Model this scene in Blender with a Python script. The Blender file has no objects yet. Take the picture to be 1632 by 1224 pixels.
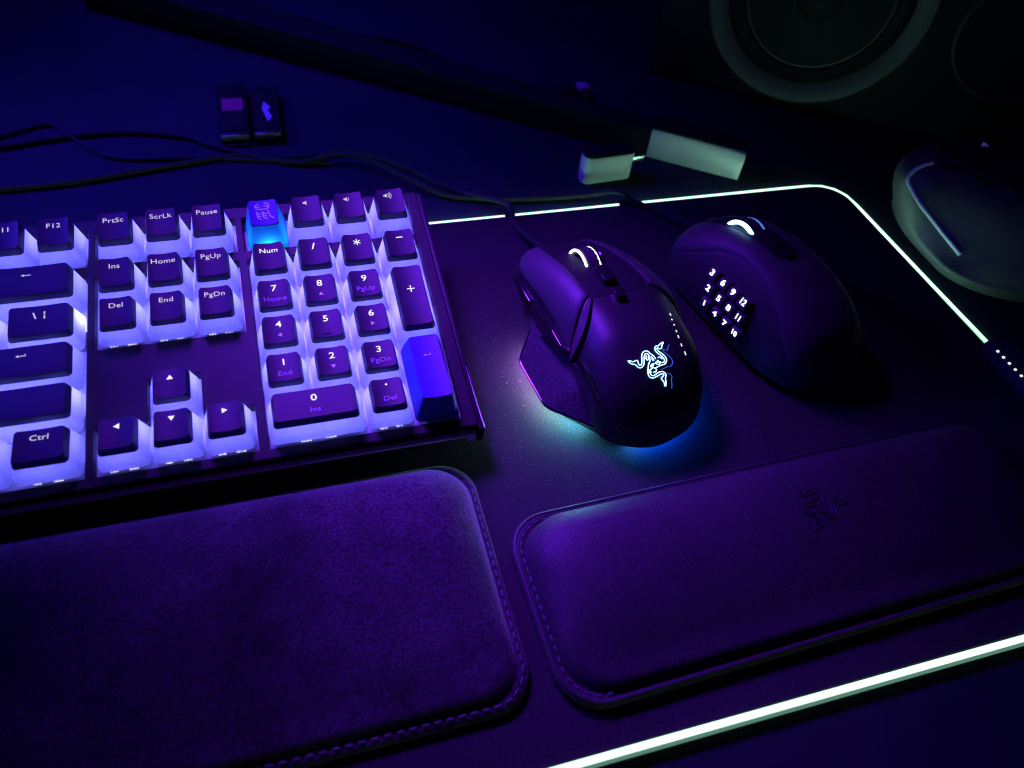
import bpy, bmesh, math, random
from mathutils import Matrix, Vector
random.seed(7)
sc = bpy.context.scene
col = sc.collection
MM = 0.001
R = math.radians

# ------------------------------------------------------------------ camera
cam = bpy.data.cameras.new('camera')
cam.lens = 27.40; cam.sensor_width = 36.0
cam.clip_start = 0.01; cam.clip_end = 20.0
cam.dof.use_dof = True; cam.dof.focus_distance = 0.345; cam.dof.aperture_fstop = 9.0
camo = bpy.data.objects.new('camera', cam); col.objects.link(camo)
CAMPOS = (9.966, -195.369, 269.814)
CAMROT = ((0.958299, 0.14735, -0.24485), (-0.270603, 0.743311, -0.61177), (0.091855, 0.652516, 0.752187))
camo.matrix_world = Matrix.Translation(Vector(CAMPOS) * MM) @ Matrix(CAMROT).to_4x4()
sc.camera = camo

# ------------------------------------------------------------------ world, lamps, exposure
world = bpy.data.worlds.new('World'); sc.world = world; world.use_nodes = True
bg = world.node_tree.nodes['Background']
bg.inputs['Color'].default_value = (0.07, 0.012, 0.30, 1); bg.inputs['Strength'].default_value = 0.08

def area_lamp(name, loc, target, size, energy, color, spread=180):
    d = bpy.data.lights.new(name, 'AREA'); d.shape = 'RECTANGLE'
    d.size, d.size_y = size[0] * MM, size[1] * MM
    d.energy = energy; d.color = color; d.spread = R(spread)
    o = bpy.data.objects.new(name, d); col.objects.link(o)
    o.location = Vector(loc) * MM
    o.rotation_euler = (Vector(target) - Vector(loc)).to_track_quat('-Z', 'Y').to_euler()
    return o
# the violet screen glow of the monitor that stands above and behind the frame
area_lamp('monitor_glow', (-20, 310, 360), (86, -10, 0), (150, 110), 0.55, (0.18, 0.018, 1.0), 38)
# the blue room strip to the back left
area_lamp('blue_room_light', (-420, 330, 330), (-60, 130, 0), (200, 200), 0.50, (0.05, 0.014, 1.0), 44)
# added blue fill lamp, unseen, to brighten the back of the desk
area_lamp('blue_back_fill', (-150, 430, 520), (0, 330, 0), (300, 120), 0.50, (0.05, 0.012, 1.0), 58)

sc.view_settings.view_transform = 'Standard'
sc.view_settings.look = 'None'
sc.view_settings.exposure = 0.0
sc.view_settings.gamma = 1.0
sc.cycles.use_denoising = True
sc.cycles.filter_width = 1.1
sc.cycles.max_bounces = 6
sc.cycles.diffuse_bounces = 3
sc.cycles.glossy_bounces = 3
sc.cycles.transmission_bounces = 4
sc.cycles.sample_clamp_indirect = 3.0

# ------------------------------------------------------------------ materials
MATS = {}
def mat(name, color=(0.03, 0.03, 0.03), rough=0.5, spec=0.5, metal=0.0, emit=None, strength=0.0,
        bump=None, vary=None, sheen=0.0, coat=0.0, translucent=None, speckle=None):
    m = bpy.data.materials.new(name); m.use_nodes = True
    nt = m.node_tree; b = nt.nodes['Principled BSDF']; out = nt.nodes['Material Output']
    b.inputs['Base Color'].default_value = (*color, 1)
    b.inputs['Roughness'].default_value = rough
    b.inputs['Specular IOR Level'].default_value = spec
    b.inputs['Metallic'].default_value = metal
    if coat:
        b.inputs['Coat Weight'].default_value = coat; b.inputs['Coat Roughness'].default_value = 0.12
    if sheen:
        b.inputs['Sheen Weight'].default_value = sheen; b.inputs['Sheen Roughness'].default_value = 0.45
    if emit:
        b.inputs['Emission Color'].default_value = (*emit, 1); b.inputs['Emission Strength'].default_value = strength
    tc = None
    def coords():
        nonlocal tc
        if tc is None: tc = nt.nodes.new('ShaderNodeTexCoord')
        return tc.outputs['Object']
    if vary:                                  # (scale per metre, low factor, high factor)
        n = nt.nodes.new('ShaderNodeTexNoise'); n.inputs['Scale'].default_value = vary[0]
        n.inputs['Detail'].default_value = 6; n.inputs['Roughness'].default_value = 0.62
        nt.links.new(coords(), n.inputs['Vector'])
        r = nt.nodes.new('ShaderNodeValToRGB')
        r.color_ramp.elements[0].position = 0.32; r.color_ramp.elements[1].position = 0.68
        r.color_ramp.elements[0].color = (*[c * vary[1] for c in color], 1)
        r.color_ramp.elements[1].color = (*[c * vary[2] for c in color], 1)
        nt.links.new(n.outputs['Fac'], r.inputs['Fac'])
        last = r.outputs['Color']
        if speckle:                           # (scale, gain): fine fibre grain
            n2 = nt.nodes.new('ShaderNodeTexNoise'); n2.inputs['Scale'].default_value = speckle[0]
            n2.inputs['Detail'].default_value = 2
            nt.links.new(coords(), n2.inputs['Vector'])
            mr = nt.nodes.new('ShaderNodeMapRange'); mr.inputs['From Min'].default_value = 0.3; mr.inputs['From Max'].default_value = 0.72
            mr.inputs['To Min'].default_value = 1 - speckle[1]; mr.inputs['To Max'].default_value = 1 + speckle[1]
            nt.links.new(n2.outputs['Fac'], mr.inputs['Value'])
            mx = nt.nodes.new('ShaderNodeMix'); mx.data_type = 'RGBA'; mx.blend_type = 'MULTIPLY'
            mx.inputs['Factor'].default_value = 1
            nt.links.new(last, mx.inputs['A']); nt.links.new(mr.outputs['Result'], mx.inputs['B'])
            last = mx.outputs['Result']
        nt.links.new(last, b.inputs['Base Color'])
    if bump:                                  # (scale per metre, strength, distance in mm)
        n = nt.nodes.new('ShaderNodeTexNoise'); n.inputs['Scale'].default_value = bump[0]; n.inputs['Detail'].default_value = 3
        nt.links.new(coords(), n.inputs['Vector'])
        bp = nt.nodes.new('ShaderNodeBump'); bp.inputs['Strength'].default_value = bump[1]; bp.inputs['Distance'].default_value = bump[2] * MM
        nt.links.new(n.outputs['Fac'], bp.inputs['Height']); nt.links.new(bp.outputs['Normal'], b.inputs['Normal'])
    if translucent:                           # (colour, mix)
        t = nt.nodes.new('ShaderNodeBsdfTranslucent'); t.inputs['Color'].default_value = (*translucent[0], 1)
        mx = nt.nodes.new('ShaderNodeMixShader'); mx.inputs['Fac'].default_value = translucent[1]
        nt.links.new(b.outputs['BSDF'], mx.inputs[1]); nt.links.new(t.outputs['BSDF'], mx.inputs[2])
        nt.links.new(mx.outputs['Shader'], out.inputs['Surface'])
    MATS[name] = m
    return m
def glow(name, color, strength):
    m = bpy.data.materials.new(name); m.use_nodes = True; nt = m.node_tree
    nt.nodes.remove(nt.nodes['Principled BSDF'])
    e = nt.nodes.new('ShaderNodeEmission'); e.inputs['Color'].default_value = (*color, 1); e.inputs['Strength'].default_value = strength
    nt.links.new(e.outputs['Emission'], nt.nodes['Material Output'].inputs['Surface'])
    MATS[name] = m
    return m

mat('desk', (0.018, 0.020, 0.030), 0.8, 0.06, vary=(14, 0.8, 1.2), bump=(900, 0.15, 0.2))
mat('pad_cloth', (0.031, 0.028, 0.031), 1.0, 0.03, vary=(9, 0.85, 1.15), speckle=(1500, 0.45), bump=(2200, 0.4, 0.12))
mat('case', (0.011, 0.010, 0.011), 0.5, 0.2, bump=(1800, 0.12, 0.05))
mat('case_edge', (0.80, 0.76, 0.80), 0.4, 0.5)
mat('plate', (0.55, 0.55, 0.58), 0.35, 0.5)
mat('cap', (0.017, 0.015, 0.017), 0.5, 0.25, bump=(2500, 0.15, 0.05), translucent=((0.22, 0.12, 0.9), 0.007))
mat('skirt', (0.7, 0.7, 0.74), 0.35, 0.4, translucent=((0.85, 0.85, 0.9), 0.62))
mat('blue_cap', (0.035, 0.03, 0.40), 0.5, 0.25, translucent=((0.12, 0.60, 1.0), 0.5))
mat('blue_dense', (0.03, 0.03, 0.35), 0.5, 0.25, translucent=((0.10, 0.4, 1.0), 0.06))
mat('blue_top', (0.05, 0.035, 0.30), 0.5, 0.2)
mat('switch', (0.25, 0.25, 0.28), 0.25, 0.6)
glow('key_led', (0.135, 0.135, 1.0), 92)
glow('key_led_cyan', (0.05, 0.75, 1.0), 34)
glow('legend', (0.76, 0.68, 1.0), 0.85)
glow('legend_bright', (0.92, 0.90, 1.0), 1.15)
mat('legend_dim', (0.30, 0.20, 0.50), 0.5, 0.3, emit=(0.20, 0.10, 0.75), strength=0.22)
mat('legend_violet', (0.35, 0.2, 0.6), 0.5, 0.3, emit=(0.30, 0.16, 1.0), strength=0.75)
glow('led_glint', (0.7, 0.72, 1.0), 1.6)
mat('suede', (0.036, 0.032, 0.036), 0.95, 0.1, vary=(30, 0.4, 1.7), speckle=(1100, 0.8), bump=(1500, 0.8, 0.3), sheen=0.35)
mat('leather', (0.030, 0.028, 0.030), 0.62, 0.35, vary=(16, 0.75, 1.25), speckle=(1200, 0.5), bump=(1700, 0.4, 0.15))
mat('piping', (0.026, 0.024, 0.026), 0.5, 0.45, bump=(1500, 0.4, 0.2))
mat('thread', (0.13, 0.12, 0.14), 0.6, 0.3)
mat('emboss', (0.020, 0.018, 0.020), 0.38, 0.5)
mat('mouse_plastic', (0.030, 0.027, 0.030), 0.56, 0.32, bump=(3000, 0.3, 0.06))
mat('gloss_black', (0.010, 0.010, 0.011), 0.14, 0.6)
mat('smoke_black', (0.020, 0.018, 0.020), 0.30, 0.6)
mat('accent', (0.07, 0.03, 0.06), 0.32, 0.6)
mat('box_grey', (0.05, 0.045, 0.06), 0.5, 0.4)
mat('palm_black', (0.017, 0.015, 0.018), 0.42, 0.4, bump=(3000, 0.25, 0.05))
mat('lit_plastic', (0.046, 0.040, 0.046), 0.52, 0.34, bump=(3000, 0.3, 0.06))  # paler mouse_plastic: the light on the tops is put into the colour
mat('key_plastic', (0.075, 0.06, 0.08), 0.35, 0.5)
mat('soft_rubber', (0.022, 0.020, 0.022), 0.62, 0.35)
mat('dark_void', (0.006, 0.006, 0.007), 0.7, 0.2)
mat('cable', (0.020, 0.020, 0.021), 0.7, 0.12, bump=(1400, 0.6, 0.3))
mat('grey_metal', (0.42, 0.44, 0.43), 0.45, 0.5, metal=0.15)
mat('bright_metal', (0.7, 0.7, 0.72), 0.25, 0.5, metal=1.0)
mat('stand_black', (0.012, 0.012, 0.013), 0.7, 0.08)
mat('speaker_black', (0.022, 0.022, 0.025), 0.55, 0.4, bump=(700, 0.3, 0.2))
mat('speaker_ring', (0.10, 0.12, 0.12), 0.38, 0.5)
mat('cone', (0.018, 0.018, 0.02), 0.6, 0.3)
mat('trim_grey', (0.80, 0.82, 0.84), 0.4, 0.5)
mat('body_grey', (0.075, 0.08, 0.08), 0.5, 0.45, bump=(2500, 0.2, 0.05))
mat('pink_label', (0.40, 0.06, 0.12), 0.5, 0.3)
mat('white_mark', (0.5, 0.5, 0.55), 0.5, 0.3)
mat('purple_plastic', (0.50, 0.16, 0.45), 0.5, 0.4)
mat('dust', (0.32, 0.30, 0.32), 0.8, 0.2)
glow('pad_light', (0.22, 1.0, 0.58), 1.05)
glow('pad_sleeve', (0.45, 1.0, 0.75), 0.22)
glow('pad_core', (0.62, 1.0, 0.82), 2.2)
glow('pad_spill', (0.46, 1.0, 0.72), 34.0)
glow('pad_core_front', (0.62, 1.0, 0.80), 1.9)
glow('emblem_light', (0.34, 0.62, 1.0), 3.6)
mat('emblem_ghost_glow', (0.05, 0.1, 0.3), 0.4, 0.4, emit=(0.06, 0.16, 0.9), strength=0.75)
glow('wheel_light', (0.72, 0.66, 1.0), 4.0)
glow('ice_light', (0.30, 0.60, 1.0), 9.0)
glow('ice_light_dim', (0.10, 0.22, 0.8), 0.9)
glow('digit_light', (0.86, 1.0, 0.92), 2.2)
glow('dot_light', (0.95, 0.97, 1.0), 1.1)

# ribbed thumb grip: fine bump lines
m = mat('ribbed_grip', (0.030, 0.027, 0.032), 0.5, 0.5)
nt = m.node_tree; b = nt.nodes['Principled BSDF']
tcn = nt.nodes.new('ShaderNodeTexCoord'); wv = nt.nodes.new('ShaderNodeTexWave')
wv.wave_type = 'BANDS'; wv.bands_direction = 'X'; wv.inputs['Scale'].default_value = 330; wv.inputs['Distortion'].default_value = 0
vo = nt.nodes.new('ShaderNodeTexVoronoi'); vo.inputs['Scale'].default_value = 950
nt.links.new(tcn.outputs['Object'], wv.inputs['Vector']); nt.links.new(tcn.outputs['Object'], vo.inputs['Vector'])
ad = nt.nodes.new('ShaderNodeMath'); ad.operation = 'ADD'
nt.links.new(wv.outputs['Fac'], ad.inputs[0]); nt.links.new(vo.outputs['Distance'], ad.inputs[1])
bp = nt.nodes.new('ShaderNodeBump'); bp.inputs['Strength'].default_value = 1.0; bp.inputs['Distance'].default_value = 0.5 * MM
nt.links.new(ad.outputs[0], bp.inputs['Height']); nt.links.new(bp.outputs['Normal'], b.inputs['Normal'])

# ------------------------------------------------------------------ mesh helpers (all lengths in millimetres)
def obj(name, vf, material, parent=None, loc=(0, 0, 0), rot=(0, 0, 0), smooth=True, angle=40):
    v, f = vf
    me = bpy.data.meshes.new(name)
    me.from_pydata([(p[0] * MM, p[1] * MM, p[2] * MM) for p in v], [], f)
    bm = bmesh.new(); bm.from_mesh(me)
    bmesh.ops.remove_doubles(bm, verts=bm.verts, dist=1e-6)
    bmesh.ops.recalc_face_normals(bm, faces=bm.faces)
    bm.to_mesh(me); bm.free()
    me.materials.append(MATS[material])
    if smooth:
        me.shade_smooth()
        me.set_sharp_from_angle(angle=R(angle))
    return link(name, me, parent, loc, rot)
def link(name, me, parent=None, loc=(0, 0, 0), rot=(0, 0, 0)):
    o = bpy.data.objects.new(name, me); col.objects.link(o)
    o.location = Vector(loc) * MM; o.rotation_euler = rot
    if parent: o.parent = parent
    return o
def empty(name, loc, label, cat, rot=(0, 0, 0), group=None):
    o = bpy.data.objects.new(name, None); col.objects.link(o)
    o.empty_display_size = 0.01
    o.location = Vector(loc) * MM; o.rotation_euler = rot
    return tag(o, label, cat, group)
def tag(o, label, cat, group=None):
    o['label'] = label; o['category'] = cat
    if group: o['group'] = group
    return o
def join(*vfs):
    V, F = [], []
    for v, f in vfs:
        n = len(V); V += list(v); F += [tuple(i + n for i in q) for q in f]
    return V, F
def box(x0, x1, y0, y1, z0, z1, bev=0.0, seg=2):
    bm = bmesh.new(); bmesh.ops.create_cube(bm, size=1)
    for v in bm.verts:
        v.co = Vector(((x0 + x1) / 2 + v.co.x * (x1 - x0), (y0 + y1) / 2 + v.co.y * (y1 - y0), (z0 + z1) / 2 + v.co.z * (z1 - z0)))
    if bev: bmesh.ops.bevel(bm, geom=bm.edges[:], offset=bev, segments=seg, profile=0.5, affect='EDGES')
    return take(bm)
def take(bm):
    bm.verts.index_update()
    r = [tuple(v.co) for v in bm.verts], [tuple(v.index for v in f.verts) for f in bm.faces]
    bm.free(); return r
def rings(rs, cap0=False, cap1=False, closed=True):
    V, F = [], []; n = len(rs[0])
    for r in rs: V += list(r)
    for k in range(len(rs) - 1):
        for i in range(n if closed else n - 1):
            j = (i + 1) % n
            F.append((k * n + i, k * n + j, (k + 1) * n + j, (k + 1) * n + i))
    if cap0: F.append(tuple(range(n))[::-1])
    if cap1: F.append(tuple((len(rs) - 1) * n + i for i in range(n)))
    return V, F
def rrect_fine(w, d, r, z, cx=0, cy=0, seg=5, sub=8):
    P = rrect(w, d, r, z, cx, cy, seg); Q = []
    for i in range(len(P)):
        a, b = P[i], P[(i + 1) % len(P)]
        n = sub if i % (seg + 1) == seg else 1
        for k in range(n): Q.append(tuple(a[j] + (b[j] - a[j]) * k / n for j in range(3)))
    return Q
def rrect(w, d, r, z, cx=0, cy=0, seg=5):
    r = min(r, w / 2 - 0.01, d / 2 - 0.01); P = []
    for sx, sy, a0 in ((1, 1, 0), (-1, 1, 90), (-1, -1, 180), (1, -1, 270)):
        for k in range(seg + 1):
            a = R(a0 + 90 * k / seg)
            P.append((cx + sx * (w / 2 - r) + r * math.cos(a), cy + sy * (d / 2 - r) + r * math.sin(a), z))
    return P
def smooth_path(P, n=6, closed=False):
    out = []; N = len(P); P = [Vector(p) for p in P]
    for i in range(N if closed else N - 1):
        if closed: p0, p1, p2, p3 = P[i - 1], P[i], P[(i + 1) % N], P[(i + 2) % N]
        else: p0, p1, p2, p3 = P[max(i - 1, 0)], P[i], P[i + 1], P[min(i + 2, N - 1)]
        for k in range(n):
            t = k / n
            out.append(0.5 * ((2 * p1) + (p2 - p0) * t + (2 * p0 - 5 * p1 + 4 * p2 - p3) * t * t + (3 * p1 - p0 - 3 * p2 + p3) * t ** 3))
    if not closed: out.append(P[-1])
    return out
def tube(P, rad, n=8, closed=False, flat=1.0, caps=True):
    P = [Vector(p) for p in P]; rs = []
    N = len(P)
    for i, p in enumerate(P):
        a = P[(i - 1) % N] if closed else P[max(i - 1, 0)]
        c = P[(i + 1) % N] if closed else P[min(i + 1, N - 1)]
        t = (c - a); t = t.normalized() if t.length > 1e-9 else Vector((1, 0, 0))
        up = Vector((0, 0, 1)) if abs(t.z) < 0.95 else Vector((1, 0, 0))
        s = t.cross(up).normalized(); u = s.cross(t).normalized()
        r = rad(i / max(1, N - 1)) if callable(rad) else rad
        rs.append([tuple(p + s * r * math.cos(2 * math.pi * k / n) + u * r * flat * math.sin(2 * math.pi * k / n)) for k in range(n)])
    if closed: rs.append(rs[0])
    return rings(rs, cap0=caps and not closed, cap1=caps and not closed)
def xform(vf, M):
    return [tuple(M @ Vector(p)) for p in vf[0]], vf[1]
def prism(poly, z0, z1):
    n = len(poly)
    V = [(x, y, z0) for x, y in poly] + [(x, y, z1) for x, y in poly]
    F = [tuple(range(n))[::-1], tuple(range(n, 2 * n))] + [(i, (i + 1) % n, n + (i + 1) % n, n + i) for i in range(n)]
    return V, F
def spl(P):
    P = sorted(P); xs = [p[0] for p in P]; ys = [p[1] for p in P]
    n = len(xs); d = [(ys[i + 1] - ys[i]) / (xs[i + 1] - xs[i]) for i in range(n - 1)]
    m = [d[0]] + [0 if d[i - 1] * d[i] <= 0 else 2 * d[i - 1] * d[i] / (d[i - 1] + d[i]) for i in range(1, n - 1)] + [d[-1]]
    def f(x):
        if x <= xs[0]: return ys[0]
        if x >= xs[-1]: return ys[-1]
        i = 0
        while x > xs[i + 1]: i += 1
        h = xs[i + 1] - xs[i]; t = (x - xs[i]) / h
        return (ys[i] * (1 + 2 * t) + h * m[i] * t) * (1 - t) ** 2 + (ys[i + 1] * (3 - 2 * t) - h * m[i + 1] * (1 - t)) * t * t
    return f

# ------------------------------------------------------------------ desk and lit pad
o = obj('desk', box(-700, 900, -420, 800, -30, -4, 2), 'desk'); o['kind'] = 'structure'

PX0, PX1, PY0, PY1 = -420.0, 350.0, -138.0, 147.0
pad = empty('lit_mouse_pad', (0, 0, -4), 'large black cloth desk pad with a glowing mint light edge under the keyboard and mice', 'mouse pad')
def pad_outline(inset, z, seg=8):
    P = []
    r = 20 - inset
    for cx, cy, a0 in ((PX1 - 22, PY1 - 20, 0), (PX0 + 20, PY1 - 20, 90), (PX0 + 20, PY0 + 20, 180), (PX1 - 16, PY0 + 20, 270)):
        for k in range(seg + 1):
            a = R(a0 + 90 * k / seg)
            x = cx + r * math.cos(a); y = cy + r * math.sin(a)
            P.append((x, y, z))
    return P
obj('cloth', rings([pad_outline(1.2, 0.05), pad_outline(1.2, 3.6), pad_outline(1.8, 4.0)], True, True), 'pad_cloth', pad, smooth=False)
# light pipe along the hem, interrupted where the two mouse leads are clipped and at the control box
outl = pad_outline(0.0, 3.1, 10)
def light_pipe(pts, inward, r=1.5, sleeve='pad_light', cr=0.46, cm='pad_core', zs=2.0, zc=3.4):
    o = obj('light_pipe', tube([(x, y, zs) for x, y in pts], r, 8), sleeve, pad)
    core = []
    for i, (x, y) in enumerate(pts):
        a, b = pts[max(i - 1, 0)], pts[min(i + 1, len(pts) - 1)]
        L = math.hypot(b[0] - a[0], b[1] - a[1]); nx, ny = -(b[1] - a[1]) / L, (b[0] - a[0]) / L
        core.append((x + nx * inward, y + ny * inward, zc))
    obj('light_core', tube(core, cr * r, 8), cm, o)
    if cm == 'pad_core':
        spill = []
        for i, (x, y) in enumerate(pts):
            a, b = pts[max(i - 1, 0)], pts[min(i + 1, len(pts) - 1)]
            L = math.hypot(b[0] - a[0], b[1] - a[1]); nx, ny = -(b[1] - a[1]) / L, (b[0] - a[0]) / L
            spill.append((x - nx * 1.75, y - ny * 1.75, 1.15))
        obj('hidden_emitter', tube(spill, 0.28, 6), 'pad_spill', o)  # added emitter, hidden behind the pipe, to brighten nearby things
arc = [(p[0], p[1]) for p in outl[:11]]
right = [(353.2, 1), (351.5, 40), (349.5, 100)]
corner = [(348.6, 124), (347.2, 134), (343, 141), (336, 145.6), (327, 147.2), (310, 147.4)]
light_pipe(right + corner + [(280, 147.3), (240, 147.2), (207.5, 147.2)], 0.7)
light_pipe([(198, 147.2), (170, 147), (134.5, 147)], 0.7)
light_pipe([(128, 147), (60, 147), (-100, 147), (-400, 147)], 0.7)
light_pipe([(-400, -138.4), (60, -138.4), (340, -139)], 0.5, 1.7, 'pad_sleeve', 0.85, 'pad_core_front', 2.7, 3.4)
for x, hw in ((131.2, 2.9), (202.7, 4.6)):
    obj('cable_clip', box(x - hw, x + hw, 145.2, 149.0, 0.5, 4.9, 0.7), 'stand_black', pad)
cb = obj('control_box', box(343.5, 357.5, -62, 0, 0.2, 10.5, 1.4), 'box_grey', pad)
for k in range(5):
    obj('glow_dot', xform(box(-0.62, 0.62, -0.62, 0.62, -0.3, 0.5, 0.25), Matrix.Translation((344.6 + 0.15 * k, -8.3 - 4.25 * k, 10.4))), 'dot_light', cb)

# ------------------------------------------------------------------ keyboard
U = 19.05
kbd = empty('keyboard', (0, 0, 0), 'black mechanical keyboard with white backlit see-through key skirts', 'keyboard', rot=(R(9), 0, 0))
KX0, KX1, KY0, KY1 = -372.0, 72.5, -5.5, 128.0
KT = 18.0
holes = [(-76 - 15 * U - 1, -75.5, -1.0, 95.4),
         (-76 - 4 * U - 0.2, -75.5, 100.8, 121.0),
         (-72.6, -13.6, 100.8, 121.0), (-10.4, 67.3, 100.8, 121.0),
         (-72.6, -13.6, 56.4, 95.4), (-9.8, 67.3, -1.0, 95.4),
         (-72.6, -13.6, -1.0, 19.4), (-53.2, -33.0, 19.4, 38.4)]
def case_mesh(z0, z1):
    xs = sorted({KX0, KX1} | {h[0] for h in holes} | {h[1] for h in holes})
    ys = sorted({KY0, KY1} | {h[2] for h in holes} | {h[3] for h in holes})
    def solid(i, j):
        if not (0 <= i < len(xs) - 1 and 0 <= j < len(ys) - 1): return False
        x = (xs[i] + xs[i + 1]) / 2; y = (ys[j] + ys[j + 1]) / 2
        return not any(h[0] < x < h[1] and h[2] < y < h[3] for h in holes)
    V, F = [], []
    def q(*p):
        n = len(V); V.extend(p); F.append((n, n + 1, n + 2, n + 3))
    for i in range(len(xs) - 1):
        for j in range(len(ys) - 1):
            if not solid(i, j): continue
            a, b, c, d = xs[i], xs[i + 1], ys[j], ys[j + 1]
            q((a, c, z1), (b, c, z1), (b, d, z1), (a, d, z1)); q((a, c, z0), (a, d, z0), (b, d, z0), (b, c, z0))
            if not solid(i - 1, j): q((a, c, z0), (a, c, z1), (a, d, z1), (a, d, z0))
            if not solid(i + 1, j): q((b, c, z0), (b, d, z0), (b, d, z1), (b, c, z1))
            if not solid(i, j - 1): q((a, c, z0), (b, c, z0), (b, c, z1), (a, c, z1))
            if not solid(i, j + 1): q((a, d, z0), (a, d, z1), (b, d, z1), (b, d, z0))
    return V, F
co = obj('top_case', case_mesh(13.2, KT), 'case', kbd, smooth=False)
bv = co.modifiers.new('edge', 'BEVEL'); bv.width = 0.45 * MM; bv.segments = 2; bv.limit_method = 'ANGLE'; bv.angle_limit = R(60)
obj('switch_plate', box(-370, 71.5, -2.5, 124, 11.6, 13.1), 'plate', kbd)
obj('front_trim', box(-372, 71.9, -7.0, -3.4, 11.0, 12.9, 0.3), 'case_edge', kbd)
obj('corner_tab', box(68.2, 71.8, -7.2, -5.2, 7.2, 10.9, 0.3), 'case_edge', kbd)
obj('side_cheek', box(72.7, 75.2, -7.4, 128, 7.0, 17.0, 0.5), 'case', kbd)
obj('edge_highlight', tube([(75.1, -6.6, 17.0), (74.6, 6, 17.0), (74.3, 24, 17.0)], lambda t: 0.32 * (1 - 0.8 * t), 6), 'case_edge', kbd)  # highlight on the cheek edge, put in as a pale strip
obj('lower_tray', box(-370, 72.2, -2.0, 127, 3.0, 10.9, 1.0), 'case', kbd)
for x in (-330, 60):
    obj('foot', xform(box(-12, 12, -4, 4, -17.5, 0, 1), Matrix.Translation((x, 112, 3))), 'soft_rubber', kbd)
obj('rubber_foot', box(20, 60, 2, 10, 0.2, 3.0, 0.4), 'soft_rubber', kbd)
obj('rubber_foot', box(-340, -300, 2, 10, 0.2, 3.0, 0.4), 'soft_rubber', kbd)

ROWY = {'F': 5.8 * U, '1': 4.5 * U, '2': 3.5 * U, '3': 2.5 * U, '4': 1.5 * U, '5': 0.5 * U}
ROWH = {'F': 31.0, '1': 30.0, '2': 28.0, '3': 28.0, '4': 28.3, '5': 29.0}
ROWA = {'F': 7, '1': 6, '2': 3, '3': 0, '4': -3, '5': -6}
SB = 17.2                                           # underside of the skirts
class Key:
    """top surface: dished, tilted by row; z measured from the skirt's underside"""
    def __init__(s, wu, hu, row, dish=0.75):
        s.w, s.d = wu * U - 0.85, hu * U - 0.85
        s.tw, s.td = s.w - 6.2, s.d - 4.6
        s.h = ROWH[row] - SB; s.a = math.tan(R(ROWA[row])); s.oy = 0.7; s.dish = dish
    def top(s, x, y):
        q = min(1.0, abs(x) / (s.tw / 2))
        return s.h + s.a * (y - s.oy) - s.dish * (1 - q * q)
    def ring(s, t, r, zoff=0.0, grow=0.0):          # t = 0 top edge .. 1 underside
        w = s.tw + (s.w - s.tw) * t + grow; d = s.td + (s.d - s.td) * t + grow
        P = []
        for x, y, _ in rrect_fine(w, d, r, 0, 0, s.oy * (1 - t), 5):
            zt = s.h + s.a * (y - s.oy) * (1 - t) - s.dish * 0.0
            P.append((x, y, zt * (1 - t) + zoff))
        return P
    def shell(s, t1=0.30):
        N = 8; top = []
        base = rrect_fine(s.tw, s.td, 1.3, 0, 0, s.oy, 5)
        def lay(scl):
            return [(x * scl, (y - s.oy) * scl + s.oy, s.top(x * scl, (y - s.oy) * scl + s.oy)) for x, y, _ in base]
        rs = [s.ring(t1, 1.7), s.ring(t1 * 0.5, 1.55), s.ring(0.05, 1.4)]
        edge = lay(0.985)
        rs += [edge] + [lay(v) for v in (0.9, 0.8, 0.68, 0.56, 0.44, 0.32, 0.2, 0.08)]
        # top-edge ring follows the dish, so lower the wall's upper rings with it
        for q in (1, 2):
            k = (0.45, 0.95)[q - 1]
            rs[q] = [(p[0], p[1], p[2] - k * (s.h + s.a * (p[1] - s.oy) - s.top(p[0] * 0.98, p[1]) if abs(p[0]) < s.tw / 2 else 0)) for p in rs[q]]
        return rings(rs, False, True)
    def skirt(s, t0=0.27):
        return rings([s.ring(t0, 1.7, -0.35, -0.5), s.ring(t0 + 0.035, 1.7, -0.05, 0.06), s.ring(0.5, 1.9), s.ring(0.75, 2.1), s.ring(1.0, 2.3)])
def tri(cx, cy, s, d):
    P = {'u': [(-1, -.8), (1, -.8), (0, .9)], 'd': [(-1, .8), (0, -.9), (1, .8)], 'l': [(-.9, 0), (.8, -1), (.8, 1)], 'r': [(.9, 0), (-.8, 1), (-.8, -1)]}[d]
    return [[(cx + x * s, cy + y * s) for x, y in P]]
def bar(x0, x1, y0, y1): return [(x0, y0), (x1, y0), (x1, y1), (x0, y1)]
def arrow(cx, cy, s, hook=False):
    P = [[(cx - 1.9 * s, cy), (cx - 0.7 * s, cy - 0.55 * s), (cx - 0.7 * s, cy + 0.55 * s)], bar(cx - 0.7 * s, cx + 1.8 * s, cy - 0.17 * s, cy + 0.17 * s)]
    if hook: P.append(bar(cx + 1.5 * s, cx + 1.8 * s, cy + 0.17 * s, cy + 0.9 * s))
    return P
def arcband(cx, cy, r, w, a0, a1, n=8):
    P = [(cx + r * math.cos(R(a0 + (a1 - a0) * k / n)), cy + r * math.sin(R(a0 + (a1 - a0) * k / n))) for k in range(n + 1)]
    Q = [(cx + (r + w) * math.cos(R(a0 + (a1 - a0) * k / n)), cy + (r + w) * math.sin(R(a0 + (a1 - a0) * k / n))) for k in range(n, -1, -1)]
    return P + Q
def speaker_icon(cx, cy, s, waves):
    P = [bar(cx - 1.0 * s, cx - 0.4 * s, cy - 0.4 * s, cy + 0.4 * s), [(cx - 0.4 * s, cy - 0.4 * s), (cx + 0.35 * s, cy - 1.0 * s), (cx + 0.35 * s, cy + 1.0 * s), (cx - 0.4 * s, cy + 0.4 * s)]]
    for k in range(waves): P.append(arcband(cx + 0.1 * s, cy, (0.75 + 0.55 * k) * s, 0.22 * s, -50, 50))
    return P
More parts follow.
